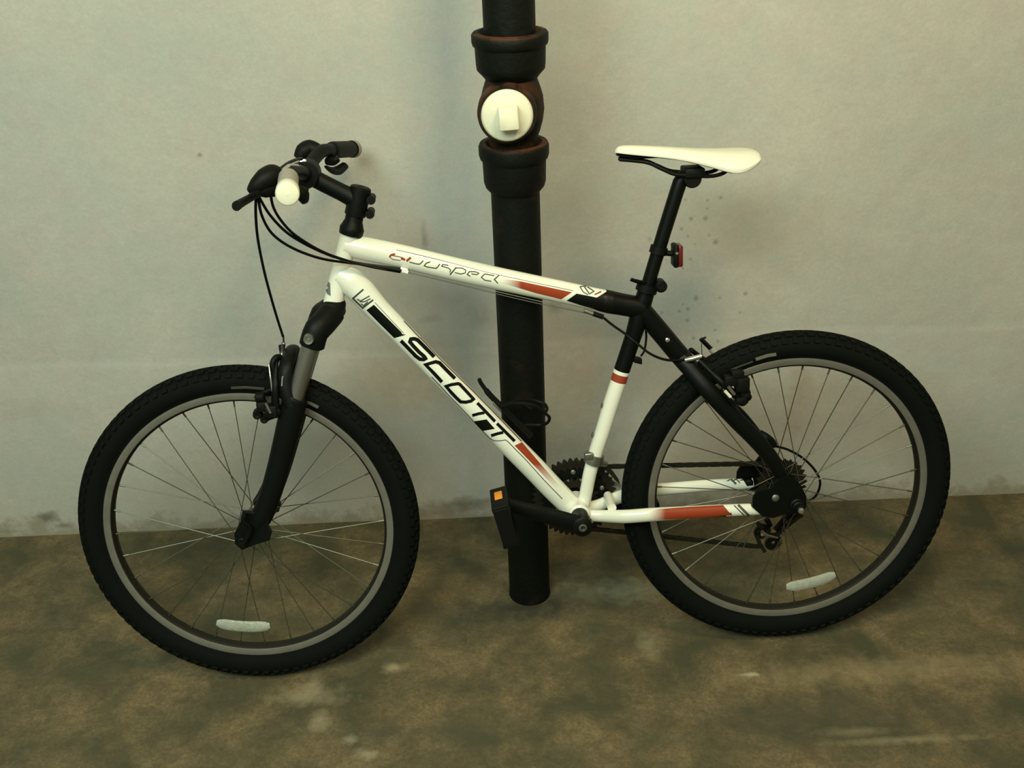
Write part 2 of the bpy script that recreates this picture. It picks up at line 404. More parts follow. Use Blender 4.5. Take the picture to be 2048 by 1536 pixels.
def make_wheel(c, n, d, u, ph, refl_px, label, hubr, hubw, front):
    nn = n.normalized(); e1 = d; e2 = u
    def prof(pts): return pts
    w = MB(); w.lathe(c, nn, [(-.0125, .2845), (-.0135, .2805), (-.0115, .2705), (-.006, .2665), (.006, .2665), (.0115, .2705), (.0135, .2805), (.0125, .2845), (.0, .2815)], 120, close=True)
    rim = w.build('wheel', M_rimin, bike, label=label)
    for s in (1, -1):
        t = MB(); t.lathe(c, nn*s, [(.0130, .2853), (.0141, .2845), (.0143, .2795), (.0127, .2718), (.0113, .2712), (.0125, .2845)], 120, close=True); t.build('brake_track', M_track, rim)
    t = MB(); pr = []
    Rm = R_T-HW-.003; rr = HW-.0015
    for k in range(23):
        a = -2.50+5.0*k/22; pr.append((math.sin(a)*rr, Rm+math.cos(a)*rr*1.0))
    pr = [(-.0118, .2825)]+pr+[(.0118, .2825)]
    t.lathe(c, nn, pr, 144, close=True); tyre = t.build('tyre', M_rubber, rim)
    # tread blocks
    t = MB(); K = 96
    for k in range(K):
        for row, (a, sz, off) in enumerate(((-.98, .0042, 0), (-.42, .0048, .5), (0, .005, 0), (.42, .0048, .5), (.98, .0042, 0))):
            th = 2*PI*(k+off)/K; er = e1*math.cos(th)+e2*math.sin(th); et = -e1*math.sin(th)+e2*math.cos(th)
            o = er*math.cos(a)+nn*math.sin(a); q = c+er*Rm+o*(rr+.0012); s2 = o.cross(et)
            t.box(q, et*(.0068 if row % 2 else .0055), s2*sz, o*.0024)
    t.build('tread', M_rubber, rim, kind='stuff', smooth=False)
    # hub
    t = MB(); h = hubw
    t.lathe(c, nn, [(-h-.016, 0), (-h-.016, .008), (-h-.004, .009), (-h-.004, hubr), (-h, hubr), (-h+.003, hubr*.55), (h-.003, hubr*.55), (h, hubr), (h+.004, hubr), (h+.004, .009), (h+.016, .008), (h+.016, 0)], 24)
    hub = t.build('hub', M_black, rim)
    # spokes: crossed, nine pairs a side
    for k in range(32):
        if front: s = 1 if ((k+1)//2) % 2 == 0 else -1; lead = -1 if k % 2 == 0 else 1
        else: s = 1 if k % 2 == 0 else -1; lead = 1 if k % 4 in (2, 3) else -1
        tr = ph+2*PI*k/32; thb = tr+lead*1.25
        a = c+(e1*math.cos(tr)+e2*math.sin(tr))*.267+nn*s*.003
        b = c+(e1*math.cos(thb)+e2*math.sin(thb))*(min(hubr, .024)-.002)+nn*s*(h+.002*lead)
        sp = MB(); dv = (b-a).normalized(); sp.tube([a, a+dv*.012, a+dv*.0125, b], [.0019, .0019, .00095, .00095], 6); sp.build('spoke', M_spoke, rim)
    # spoke reflector
    a, b = refl_px; pa = hit(a[0], a[1], c+nn*.012, nn); pb = hit(b[0], b[1], c+nn*.012, nn)
    ax = (pb-pa); L = ax.length; ax.normalize(); up = nn.cross(ax)
    if up.z < 0: up = -up
    t = MB(); pts = []
    for i in range(25):
        q = -1+2*i/24; pts.append(pa+(pb-pa)*(i/24)+up*(.005*(1-q*q)-.003)*(-1))
    t.tube(pts, [.0122*min(1, (1-abs(-1+2*i/24)**6)*.5+.5) for i in range(25)], 10, ref=nn, flat=.36)
    t.build('reflector', M_reflect, rim, label='clear spoke reflector')
    return rim
wf = make_wheel(CF, NF, DF, UF, .004, ((433, 1248), (540, 1254)), 'knobbly wheel in the suspension fork', .021, .036, True)
wr = make_wheel(CR, NR, DR, UR, .102, ((1573, 1176), (1671, 1151)), 'knobbly wheel with the chain and cogs', .024, .034, False)
# pale printed panels on the tyre sidewalls
SF = Surf([o for o in wf.children if o.name.startswith('tyre')]); SR = Surf([o for o in wr.children if o.name.startswith('tyre')])
PALE = (.16, .16, .12)
decal('tyre_print', SF, [(stroke(sc(140, 700, 5.12, [(1650, 385), (1800, 380), (1990, 395)]), 5), (.07, .065, .05))], wf, .0008)
decal('tyre_print', SF, [(stroke(sc(500, 700, 5.12, [(540, 520), (620, 545), (700, 585)]), 6), PALE)], wf, .0008)
decal('tyre_print', SR, [(stroke(sc(1230, 650, 5.12, [(1440, 350), (1560, 312), (1650, 298)]), 6.5), PALE), (stroke(sc(1230, 650, 5.12, [(1180, 460), (1290, 415), (1410, 372)]), 3.5), (.07, .08, .06))], wr, .0008)

# --- frame tubes
def frame_tube(name, stations, m, flat=1.0, **k):   # stations: (px, py, width_px)
    pts = [P(x, y) for x, y, w in stations]; rs = [rpx(p, s[2]) for p, s in zip(pts, stations)]
    K = 6; pp, rr = [], []
    sm = cr(pts, K)
    for i in range(len(sm)):
        a = min(i//K, len(rs)-1); b = min(a+1, len(rs)-1); t = (i-a*K)/K; rr.append(rs[a]+(rs[b]-rs[a])*t)
    b = MB(); b.tube(sm, rr, 28, ref=N, flat=flat); return b.build(name, m, bike, **k)
head = frame_tube('head_tube', [(701.5, 460, 41), (698, 475, 39.5), (690, 505, 36.5), (681, 540, 36), (672, 580, 37.5), (667, 606, 41)], M_white, 1.0)
toptube = frame_tube('top_tube', [(690, 489, 44), (735, 498.5, 48), (800, 512, 47.5), (905, 537, 47), (1000, 558, 46), (1100, 579, 45), (1175, 595, 45), (1222, 604.5, 45)], M_white, .92)
topblack = frame_tube('top_tube_end', [(1206, 600.8, 45.5), (1220, 604.2, 46.5), (1245, 609, 44.5), (1285, 616, 44)], M_blackp, .93, label='black rear end of the top tube')
down = frame_tube('down_tube', [(676, 547, 44), (700, 562, 56), (722, 582, 57), (756, 620, 50.5), (800, 664, 47), (865, 731, 45.5), (940, 806, 47), (1010, 878, 48), (1070, 939, 48), (1110, 981, 47), (1158, 1028, 44)], M_white, .9)
def ring_path(stn, m, name, **k): return frame_tube(name, stn, m, **k)
seatb = frame_tube('seat_tube', [(1297, 566, 36), (1291, 588, 35), (1284, 610, 37), (1276, 640, 37), (1266, 674, 33.5), (1252, 716, 32.5), (1243.6, 741, 32.5)], M_blackp, 1, label='black upper part of the seat tube')
frame_tube('seat_band', [(1243.8, 740.5, 33), (1241.5, 747.5, 33)], M_white, 1, label='white ring on the seat tube')
frame_tube('seat_band', [(1241.6, 747.3, 33.2), (1237, 762, 32.6)], M_red, 1, label='red ring on the seat tube')
seatw = frame_tube('seat_tube', [(1237.5, 761, 32.2), (1222, 808, 32.2), (1206, 860, 30.5), (1191, 906, 29), (1180, 945, 27.5), (1172, 985, 26), (1165, 1020, 26)], M_white, 1, label='white lower part of the seat tube')
BBn = P(1163, 1046, .07); BB = BBn-N*.07
b = MB(); b.lathe(BB, N, [(-.037, 0), (-.037, .018), (-.034, .0215), (.034, .0215), (.037, .018), (.037, 0)], 32); b.build('bottom_bracket', M_white, bike)
# weld fillets where the tubes meet
b = MB(); pa = P(1160, 1020); b.tube([P(1132, 1001), P(1150, 1018), P(1168, 1030), P(1186, 1036)], [.019, .0235, .0225, .012], 24, ref=N, flat=1.15); b.build('weld', M_white, bike)

# stays: wishbone from the seat cluster, then one arm each side of the tyre
pts = [P(1276, 612), P(1300, 640), P(1322, 666), P(1352, 702), P(1376, 730)]
b = MB(); b.tube(cr(pts, 6), [rpx(P(1300, 650), 40)]*25, 24, ref=N, flat=1.0); wish = b.build('seat_stay_bridge', M_blackp, bike, label='black wishbone of the seat stays')
HUBN = CR+N*.062
def stay(side):
    pp = [P(1362, 716, .014), P(1386, 745, .030), P(1425, 790, .050), P(1475, 843, .056), P(1512, 880, .058), P(1545, 920, .060), P(1562, 950, .060), lat(CR+U*.02-D*.006, .062)]
    if side < 0: pp = [mir(p) for p in pp]
    wd = [34, 34, 35, 34, 34, 31, 27, 20]
    sm = cr(pp, 6); rr = []
    for i in range(len(sm)):
        a = min(i//6, 7); c2 = min(a+1, 7); t = (i-a*6)/6; rr.append(rpx(pp[0], wd[a]+(wd[c2]-wd[a])*t))
    b = MB(); b.tube(sm, rr, 20, ref=N, flat=.62); return b.build('seat_stay', M_blackp, bike)
stayn = stay(1); stayf = stay(-1)
def cstay(side):
    pp = [P(1176, 1031, .018), P(1205, 1032, .026), P(1250, 1033, .045), P(1300, 1029.5, .056), P(1357, 1026, .058), P(1450, 1021, .061), P(1515, 1018, .061), P(1538, 1015, .061)]
    wd = [24, 25, 28, 28, 26, 25, 24, 22]
    if side < 0: pp = [mir(p) for p in pp]
    sm = cr(pp, 6); rr = []
    for i in range(len(sm)):
        a = min(i//6, 7); c2 = min(a+1, 7); t = (i-a*6)/6; rr.append(rpx(P(1300, 1030), wd[a]+(wd[c2]-wd[a])*t))
    b = MB(); b.tube(sm, rr, 20, ref=N, flat=.8); return b.build('chain_stay', M_white, bike)
csn = cstay(1); csf = cstay(-1)
# dropout plates and the brace between chain stay and seat stay
for s in (1, -1):
    def q(x, y): p = P(x, y, .069 if s > 0 else .060); return p if s > 0 else mir(p)
    b = MB(); b.plate([q(x, y) for x, y in ((1505, 993), (1512, 981), (1540, 976), (1556, 955), (1580, 945), (1600, 968), (1611, 990), (1611, 1012), (1600, 1026), (1584, 1024), (1566, 1027), (1545, 1034), (1524, 1031), (1503, 1012))], N*s, .005)
    dp = b.build('dropout', M_blackp, bike, smooth=False)
    b = MB(); hc = CR+N*s*.070; b.lathe(hc, N*s, [(0, .015), (.006, .015), (.008, .012), (.014, .012), (.016, .009), (.026, .008), (.027, 0)], 20); b.build('axle_nut', M_plastic if s < 0 else M_black, dp)
    b = MB(); b.lathe(hc, N*s, [(.024, .0065), (.030, .006), (.031, 0)], 12); b.build('skewer_end', M_bright, dp)
b = MB(); b.lathe(P(1551, 996, .075), N, [(-.01, .0075), (.001, .0075), (.003, .004), (.003, 0)], 12); b.build('frame_bolt', M_silver, bike)

# --- prints on the tubes
SD = Surf([down, head]); ST = Surf([toptube, topblack]); SC = Surf([csn])
A = lambda *p: sc(780, 660, 10.24, p)
B_ = lambda *p: sc(880, 760, 9.035, p)
C_ = lambda *p: sc(690, 560, 10.24, p)
let = [(stroke(A((900, 550), (700, 345), (560, 205), (490, 180), (425, 185), (405, 240), (480, 330), (600, 455), (700, 540), (725, 580), (690, 600), (610, 590), (530, 530), (400, 395), (225, 215)), 7.2), INK),
       (stroke(A((1325, 995), (1150, 820), (1010, 675), (930, 650), (730, 705), (900, 880), (1065, 1060)), 6.8), INK),
       (stroke(B_((330, 65), (210, 80), (110, 110), (200, 215), (300, 320), (375, 390), (470, 398)), 6.2), INK),
       (stroke(B_((300, 62), (350, 75), (450, 180), (560, 300), (600, 345), (560, 378), (450, 400)), 6.2), INK),
       (stroke(B_((670, 415), (820, 570), (990, 750)), 6), INK), (stroke(B_((800, 590), (700, 605), (585, 635)), 5.6), INK),
       (stroke(B_((1025, 785), (1180, 940), (1345, 1105)), 6), INK), (stroke(B_((1140, 945), (1040, 965), (925, 1000)), 5.6), INK)]
decal('lettering', SD, let, down, .0010, 3, label='black capital letters along the down tube')
decal('print_block', SD, [(C_((440, 615), (590, 505), (1150, 1065), (1170, 1105), (1245, 1122), (1010, 1185), (700, 880)), INK), (B_((610, 745), (840, 710), (990, 880), (780, 915)), INK),
      (stroke(C_((610, 460), (900, 770), (1200, 1090)), 1.1), GREY)], down, .0006, 3)
RD = lambda x, y: tuple(RED[i]+(WHT[i]-RED[i])*min(1, max(0, (y-928)/52)) for i in range(3))
decal('print_block', SD, [([(1029, 891), (1043.5, 884.5), (1093, 942), (1124, 978), (1118, 982), (1087.5, 951)], RD)], down, .0006, 3, label='red fading stripe')
decal('print_line', SD, [(stroke([(807.5, 642), (838, 675)]+B_((-350, -750), (0, -375), (600, 210), (1000, 620), (1470, 1110)), 1.7), lambda x, y: DRED)], down, .0007, 3)
decal('print_line', SD, [(stroke(B_((-150, -60), (20, 120), (250, 370), (400, 520), (600, 735), (780, 925), (900, 1050), (975, 1095), (1100, 1095), (1180, 1080), (1230, 1115), (1400, 1290), (1536, 1425))+[(1088, 960), (1124.6, 997.5)], 1.3), INK)], down, .0007, 3)
decal('logo', SD, [(stroke(C_((375, 190), (165, 372), (365, 565), (575, 405)), 3.2), (.05, .06, .045)), (stroke(C_((250, 385), (320, 425), (500, 325)), 2.4), GREY),
      (stroke(C_((300, 440), (400, 440), (520, 380)), 2.2), GREY), (stroke(C_((330, 480), (380, 520), (470, 440)), 2.2), GREY)], down, .0009, 2.5)
decal('logo', Surf([head]), [([(657, 563), (660.5, 566), (661.6, 592), (655, 588), (651.5, 582)], (.14, .15, .15))], head, .0006, 3)
D_ = lambda *p: sc(760, 490, 10.24, p)
E_ = lambda *p: sc(940, 530, 6.827, p)
T1 = (.045, .05, .035)
decal('lettering', ST, [
    (stroke(D_((310, 182), (225, 205), (195, 245)), 3.6), RED), (stroke(D_((195, 245), (260, 290), (420, 315)), 1.6), (.25, .10, .07)), (stroke(D_((250, 215), (380, 235), (480, 265)), 1.6), (.2, .07, .05)), (stroke(D_((430, 272), (515, 300)), 4), RED),
    (stroke(D_((632, 255), (540, 328)), 4.2), RED), (stroke(D_((600, 345), (720, 378), (800, 392), (845, 365), (885, 318)), 1.9), T1),
    (stroke(D_((1030, 345), (950, 368), (905, 420), (960, 445), (1060, 462), (1150, 475), (1190, 440), (1225, 388)), 2), T1),
    (stroke(D_((1400, 415), (1280, 400), (1262, 432), (1400, 470), (1446, 510), (1430, 560)), 1.8), T1),
    (stroke(D_((1560, 455), (1500, 530), (1430, 605)), 2.4), T1), (stroke(D_((1560, 470), (1680, 472), (1755, 515), (1745, 570), (1650, 590), (1530, 560)), 1.7), T1),
    (stroke(D_((1850, 640), (1785, 600), (1830, 545), (1940, 545), (2025, 575), (1990, 605), (1870, 590)), 1.9), T1),
    (stroke(E_((330, 145), (200, 122), (155, 165), (200, 205), (290, 220)), 1.8), T1), (stroke(E_((398, 138), (332, 195), (380, 248)), 2), T1)], toptube, .0007, 2.5, label='thin red and grey lettering on the top tube')
decal('print_line', ST, [(stroke(D_((330, 100), (600, 160), (1000, 255), (1270, 322), (1600, 405), (2040, 520))+E_((200, 90), (400, 135), (900, 245), (1410, 352)), 1.1), (.10, .10, .07))], toptube, .0006, 3)
RT_ = lambda x, y: tuple(RED[i]+(WHT[i]-RED[i])*min(1, max(0, (1042-x)/38)) for i in range(3))
decal('print_block', ST, [(E_((430, 195), (530, 200), (700, 225), (1050, 300), (1390, 372), (1245, 465), (900, 382), (540, 272), (420, 230)), RT_)], toptube, .0006, 3, label='red fading stripe')
decal('print_block', ST, [(E_((1320, 485), (1455, 390), (1600, 418), (1730, 445), (1870, 362), (1960, 375), (1960, 640), (1800, 640), (1700, 600), (1490, 540)), INK)], toptube, .0006, 3)
decal('logo', ST, [(stroke(E_((1590, 285), (1500, 300), (1545, 370), (1610, 405)), 2), GREY), (stroke(E_((1560, 300), (1630, 395), (1690, 360), (1600, 300)), 2.2), (.07, .08, .06)), (stroke(E_((1700, 405), (1790, 365)), 2.5), RED)], toptube, .0008, 2.5)
decal('print_block', SC, [([(1292, 1026), (1316, 1018.5), (1380, 1014), (1446, 1010.5), (1466, 1033), (1380, 1036.5), (1300, 1040)], lambda x, y: tuple(RED[i]+(WHT[i]-RED[i])*min(1, max(0, (1330-x)/34)) for i in range(3)))], csn, .0006, 3, label='red fading stripe')
decal('print_block', SC, [([(1499, 1007), (1549, 1002), (1552, 1030), (1527, 1031)], INK), (stroke([(1468, 1011), (1489, 1031)], 2.2), (.12, .07, .04)), (stroke([(1476, 1010), (1498, 1031)], 5), GREY)], csn, .0008, 3)

SC2 = Surf([csf])
decal('print_block', SC2, [([(1478, 948), (1560, 934), (1560, 962), (1494, 972)], INK), (stroke([(1456, 953), (1472, 968)], 4), GREY), (stroke([(1464, 951), (1480, 966)], 2), (.12, .07, .04))], csf, .0008, 3)
# --- headset, stem, handlebar
fork_ax = (P(703, 440)-P(669, 600)).normalized()
hs = P(705, 452)
b = MB(); b.lathe(hs, fork_ax, [(-.016, .0), (-.016, .0215), (-.009, .0222), (-.004, .0225), (.0, .0205), (.008, .0175), (.010, .0165), (.034, .0162), (.036, .0)], 28); b.build('headset', M_black, bike)
# stem: steerer clamp, barrel, bar clamp
sc0 = P(716, 402)
b = MB(); b.cyl(sc0-fork_ax*.026, sc0+fork_ax*.022, .0195, 24)
bc = P(613, 347)
b.tube(cr([P(722, 404), P(690, 388), P(650, 368), P(625, 355)], 5), [rpx(sc0, x) for x in ([43]*2+[41, 39, 37, 36, 35]+[35]*9)], 20, ref=N, flat=.95)
b.lathe(bc, N, [(-.026, 0), (-.026, .0225), (-.022, .0245), (.022, .0245), (.026, .0225), (.026, 0)], 24)
b.box(P(603, 350), fork_ax.cross(N)*.008, fork_ax*.020, N*.024, .003)
stem = b.build('stem', M_black, bike)
b = MB(); b.lathe(sc0+fork_ax*.020, fork_ax, [(0, .019), (.005, .019), (.007, .016), (.007, .006), (.004, 0)], 20); b.build('top_cap', M_plastic, stem)
for (x, y) in ((743, 397), (741, 425)):
    b = MB(); c0 = P(x, y); b.lathe(c0, N, [(-.017, 0), (-.017, .0075), (.013, .0075), (.0175, .0085), (.0215, .008), (.0215, .0)], 14); b.build('clamp_bolt', M_plastic, stem)
fc = (P(596, 338)-bc).normalized()
for (x, y) in ((603, 326), (609, 323)):
    b = MB(); c0 = P(x, y, .018); b.lathe(c0, (CAM-c0).normalized(), [(-.004, .004), (.003, .004), (.004, .0)], 10); b.build('clamp_bolt', M_bright, stem)
# the riser bar: traced as 3D points with their sideways distance from the bicycle's plane
bar = cr([P(612, 347, -.0), P(606, 352, .03), P(597, 351, .07), P(584, 350, .11), P(579, 352, .15)], 6)
ge = P(575, 386, .285); g0 = P(577, 352, .15)
barn = cr([P(612, 347, 0), P(607, 347, .035), P(592, 343, .085), P(580, 345, .125), g0, ge], 8)
barf = cr([P(612, 347, 0), P(617, 338, -.035), P(628, 318, -.075), P(643, 303, -.11), P(660, 300, -.15), P(706, 298, -.285)], 8)
b = MB(); b.tube(barn[::-1]+barf[1:], .0125, 16); hb = b.build('handlebar', M_black, bike)
gd = (ge-g0).normalized()
b = MB(); gp = [g0+gd*.02, ge]; b.tube([gp[0]+(gp[1]-gp[0])*i/14 for i in range(15)], [.0158 if i % 2 else .0168 for i in range(15)], 20); b.build('grip', M_grip, hb)
b = MB(); b.lathe(ge-gd*.004, gd, [(-.022, .0165), (-.020, .0182), (.008, .0190), (.012, .0175), (.0135, .014), (.013, .006), (.014, 0)], 28); b.build('bar_end_cap', M_cap, hb, label='round white bar end cap')
gf0, gf1 = P(664, 300, -.16), P(706, 298, -.285); gfd = (gf1-gf0).normalized()
b = MB(); b.tube([gf0+(gf1-gf0)*i/14 for i in range(15)], [.0165 if i % 2 else .0155 for i in range(15)], 20); b.build('grip', M_plastic, hb)
b = MB(); b.lathe(gf1-gfd*.002, gfd, [(-.012, .0172), (.006, .0178), (.009, .015), (.01, 0)], 24); b.build('bar_end_cap', M_grip, hb)
# brake and shift pods
def blob(name, pts, rs, m, flat=1.0, seg=16, parent=hb, ref=None):
    b = MB(); sm = cr(pts, 5); rr = []
    for i in range(len(sm)):
        a = min(i//5, len(rs)-1); c2 = min(a+1, len(rs)-1); t = (i-a*5)/5; rr.append(rs[a]+(rs[c2]-rs[a])*t)
    b.tube(sm, rr, seg, flat=flat, ref=ref); return b.build(name, m, parent)
blob('shifter_pod', [P(557, 350, .15), P(545, 350, .16), P(530, 359, .17), P(512, 373, .175), P(499, 384, .175)], [.013, .018, .0185, .0135, .006], M_plastic)
blob('pod_body', [P(560, 372, .15), P(545, 374, .16), P(525, 378, .17), P(508, 385, .175)], [.010, .0165, .015, .006], M_plastic)
blob('shifter_clamp', [P(582, 353, .14), P(568, 356, .15), P(552, 362, .16)], [.013, .0165, .014], M_plastic)
blob('brake_lever', [P(530, 378, .17), P(515, 386, .18), P(500, 396, .20), P(484, 405, .235), P(473, 412, .26)], [.008, .0080, .0070, .0075, .0085], M_plastic, flat=.9)
blob('thumb_lever', [P(590, 372, .12), P(603, 386, .12), P(612, 392, .12), P(618, 393, .12)], [.006, .012, .0155, .006], M_plastic)
blob('shifter_pod', [P(640, 303, -.12), P(620, 297, -.125), P(607, 304, -.12), P(597, 318, -.115)], [.012, .0165, .0165, .010], M_plastic)
blob('brake_lever', [P(652, 334, -.13), P(664, 341, -.16), P(676, 341, -.19), P(690, 331, -.22)], [.004, .0085, .0105, .008], M_plastic, flat=.7)
blob('thumb_lever', [P(655, 322, -.13), P(666, 322, -.14), P(676, 316, -.14)], [.008, .009, .007], M_plastic)
blob('cable_guide', [P(557, 340, .13), P(575, 327, .08), P(590, 320, .04), P(603, 317, 0)], [.0028]*4, M_cable)
blob('cable_guide', [P(563, 341, .13), P(580, 332, .07), P(594, 328, .03)], [.0028]*3, M_cable)
blob('bell_mount', [P(566, 346, .16), P(580, 337, .12), P(594, 335, .09)], [.006, .008, .006], M_grip)

# --- cables
def cable(pts, r=.0025, name='brake_cable', m=M_cable, parent=bike, **k):
    b = MB(); b.tube(cr(pts, 10), r, 8); return b.build(name, m, parent, **k)
cable([P(512, 392, .17), P(511.5, 430, .16), P(516, 480, .14), P(529, 545, .11), P(545, 605, .07), P(557, 645, .04), P(566, 673, .03)])
cable([P(516, 392, .17), P(524, 432, .155), P(546, 469, .13), P(587, 497, .09), P(642, 517, .055), P(700, 526, .028), P(750, 532, .024), P(803, 541, .020)], name='gear_cable')
cable([P(517, 392, .165), P(540, 430, .15), P(575, 466, .12), P(622, 494, .08), P(672, 515, .045), P(720, 527, .030), P(803, 537.5, .016)], name='gear_cable')
cable([P(541, 388, .16), P(547, 415, .15), P(563, 442, .135), P(590, 470, .11), P(640, 501, .07), P(690, 520, .04), P(740, 533, .027), P(801, 544, .016)], name='gear_cable')
for (x, y) in ((808, 539), (809, 543)):
    b = MB(); a = P(x-7, y-2.0, .017); c2 = P(x+7, y+2, .017); b.cyl(a, c2, .0036, 10); b.build('ferrule', M_ferrule, bike)
cable([P(815, 541, .012), P(905, 563, .010), P(1050, 596, .010), P(1160, 621, .012), P(1190, 626, .012)], .0009, 'inner_cable', M_silver)
cable([P(815, 545, .0), P(905, 566, .0), P(1050, 601, .0), P(1160, 624, .0), P(1190, 630, .0)], .0009, 'inner_cable', M_silver)
b = MB(); b.cyl(P(1168, 621, .012), P(1187, 628, .012), .0042, 10); b.build('cable_stop', M_silver, bike)
b = MB(); b.cyl(P(1186, 627, .012), P(1206, 634, .012), .0050, 10); b.build('cable_stop', M_plastic, bike)
cable([P(1204, 633, .014), P(1225, 650, .016), P(1252, 669, .022), P(1272, 685, .030), P(1298, 706, .036), P(1325, 718, .034), P(1350, 721, .030), P(1372, 719, .026)])
cable([P(1291, 655, -.01), P(1292.5, 675, -.012), P(1289, 700, -.01), P(1282, 712, -.004)], .0022, 'gear_cable')
b = MB(); b.box(P(1275, 720, 0), N*.006, (P(1285, 722)-P(1268, 718))*.5, U*.006, .002); b.build('cable_stop', M_plastic, bike)

# --- seat post, clamp, saddle
def post(name, stn, m, parent=bike, **k):
    pts = [P(x, y) for x, y, w in stn]; b = MB(); b.tube(pts, [rpx(p, s[2]) for p, s in zip(pts, stn)], 24); return b.build(name, m, parent, **k)
sp = post('seat_post', [(1293, 580, 27.5), (1311, 520, 27.5), (1331, 455, 28.5), (1353, 385, 29), (1360, 364, 29.5), (1366, 354, 28)], M_blackp)
b = MB(); b.tube([P(1362, 362), P(1368, 354), P(1376, 350)], [.013, .014, .012], 16); b.build('post_head', M_black, sp)
b = MB(); c0 = P(1381, 355); b.lathe(c0, N, [(-.022, 0), (-.022, .015), (-.018, .017), (.018, .017), (.022, .015), (.022, 0)], 20); b.build('saddle_clamp', M_plastic, sp)
b = MB(); b.box(P(1385, 343), D*.018, N*.026, U*.009, .003); b.build('clamp_plate', M_plastic, sp)
b = MB(); b.tube([P(1296, 569), P(1291.5, 583)], [.0205, .0205], 24); col = b.build('seat_collar', M_black, bike)
b = MB(); b.tube(cr([P(1288, 566, .012), P(1275, 563, .018), P(1262, 559, .020)], 5), [.006]*4+[.0055]*3+[.005]*4, 10, flat=.6); b.build('quick_release_lever', M_plastic, col)
b = MB(); b.lathe(P(1320, 570), N, [(-.018, 0), (-.018, .0075), (-.010, .0115), (.014, .0115), (.018, .008), (.018, 0)], 16); b.build('quick_release_nut', M_plastic, col)
b = MB(); b.tube([P(1311.5, 566), P(1318, 570)], .008, 10); b.build('collar_lug', M_black, col)
# saddle as a loft
n0, n1 = P(1229, 304), P(1513, 312)
ax = (n1-n0); L = ax.length; ax.normalize(); sup = N.cross(ax); sup = sup if sup.z > 0 else -sup
st = [(0, .004, -.006, .005, .004), (.015, .012, .001, .013, .006), (.05, .0175, .0045, .019, .006), (.15, .0205, .005, .022, .004), (.30, .0235, .0045, .024, 0), (.45, .031, .003, .026, -.002), (.60, .045, .002, .034, -.004), (.70, .057, .002, .042, -.005), (.78, .067, .003, .050, -.005), (.85, .069, .004, .050, -.004), (.92, .063, .005, .040, -.003), (.975, .052, .004, .026, 0), (1.0, .040, .001, .012, 0)]
rings = []
for t, hw, top, dp, dr in st:
    rg = []
    for k in range(32):
        a = 2*PI*k/32; y = math.cos(a); s_ = math.sin(a)
        yy = math.copysign(abs(y)**.75, y)*hw
        zz = top+.008 - (abs(y)**2.2)*.014 if s_ >= 0 else top+.008-.014*abs(y)**2.2-(abs(s_)**.35)*dp*(.55+.45*abs(y)**2)
        if s_ >= 0: zz = top+.008-(abs(y)**2.6)*(.55*dp)
        else: zz = top+.008-(abs(y)**2.6)*(.55*dp)-(abs(s_)**.6)*dp*.5
        rg.append(n0+ax*(L*t)+N*yy+sup*zz)
    rings.append(rg)
# close the rear third of rings smoothly
b = MB(); b.ring(rings); sad = b.build('saddle', M_saddle, bike, label='slim white saddle')
md = sad.modifiers.new('smooth', 'SUBSURF'); md.levels = 1; md.render_levels = 2
b = MB(); bs = []
for t, hw, top, dp, dr in st[1:-2]:
    bs.append([n0+ax*(L*t)+N*(hw*.80*math.cos(2*PI*k/16))+sup*(top+.008-dp*(.95 if t < .3 else .72)+.003*math.sin(2*PI*k/16)) for k in range(16)])
b.ring(bs); b.build('saddle_base', M_plastic, sad)
for s in (1, -1):
    pp = [P(1238, 318), P(1290, 323), P(1318, 334), P(1345, 345), P(1380, 348), P(1415, 349), P(1437, 344), P(1450, 334)]
    ll = [.006, .010, .018, .022, .022, .022, .024, .030]
    pp = [p+N*(s*l) for p, l in zip(pp, ll)]
    b = MB(); b.tube(cr(pp, 6), .0036, 10); b.build('rail', M_plastic, sad)
# rear lamp on the post
b = MB(); b.tube([P(1319, 493), P(1315, 507)], [.0165, .0165], 20); rl = b.build('lamp_bracket', M_plastic, sp)
b = MB(); b.tube(cr([P(1320, 500), P(1334, 506), P(1346, 507)], 4), .0055, 10); b.build('bracket_arm', M_plastic, rl)
lc = P(1353, 510); la = (P(1353, 488)-P(1353, 533)).normalized(); b = MB()
b.box(lc-D*.003, la*.0215, N*.017, D*.005, .0035); tl = b.build('tail_lamp', M_plastic, sp)
b = MB(); b.box(lc+D*.005, la*.0205, N*.016, D*.0045, .003); b.build('lamp_lens', M_redlens, tl, label='dark red lens')
b = MB(); b.lathe(P(1354, 507, .017), N, [(0, .003), (.001, .0022), (.0012, 0)], 8); b.build('lamp_screw', M_bright, tl)

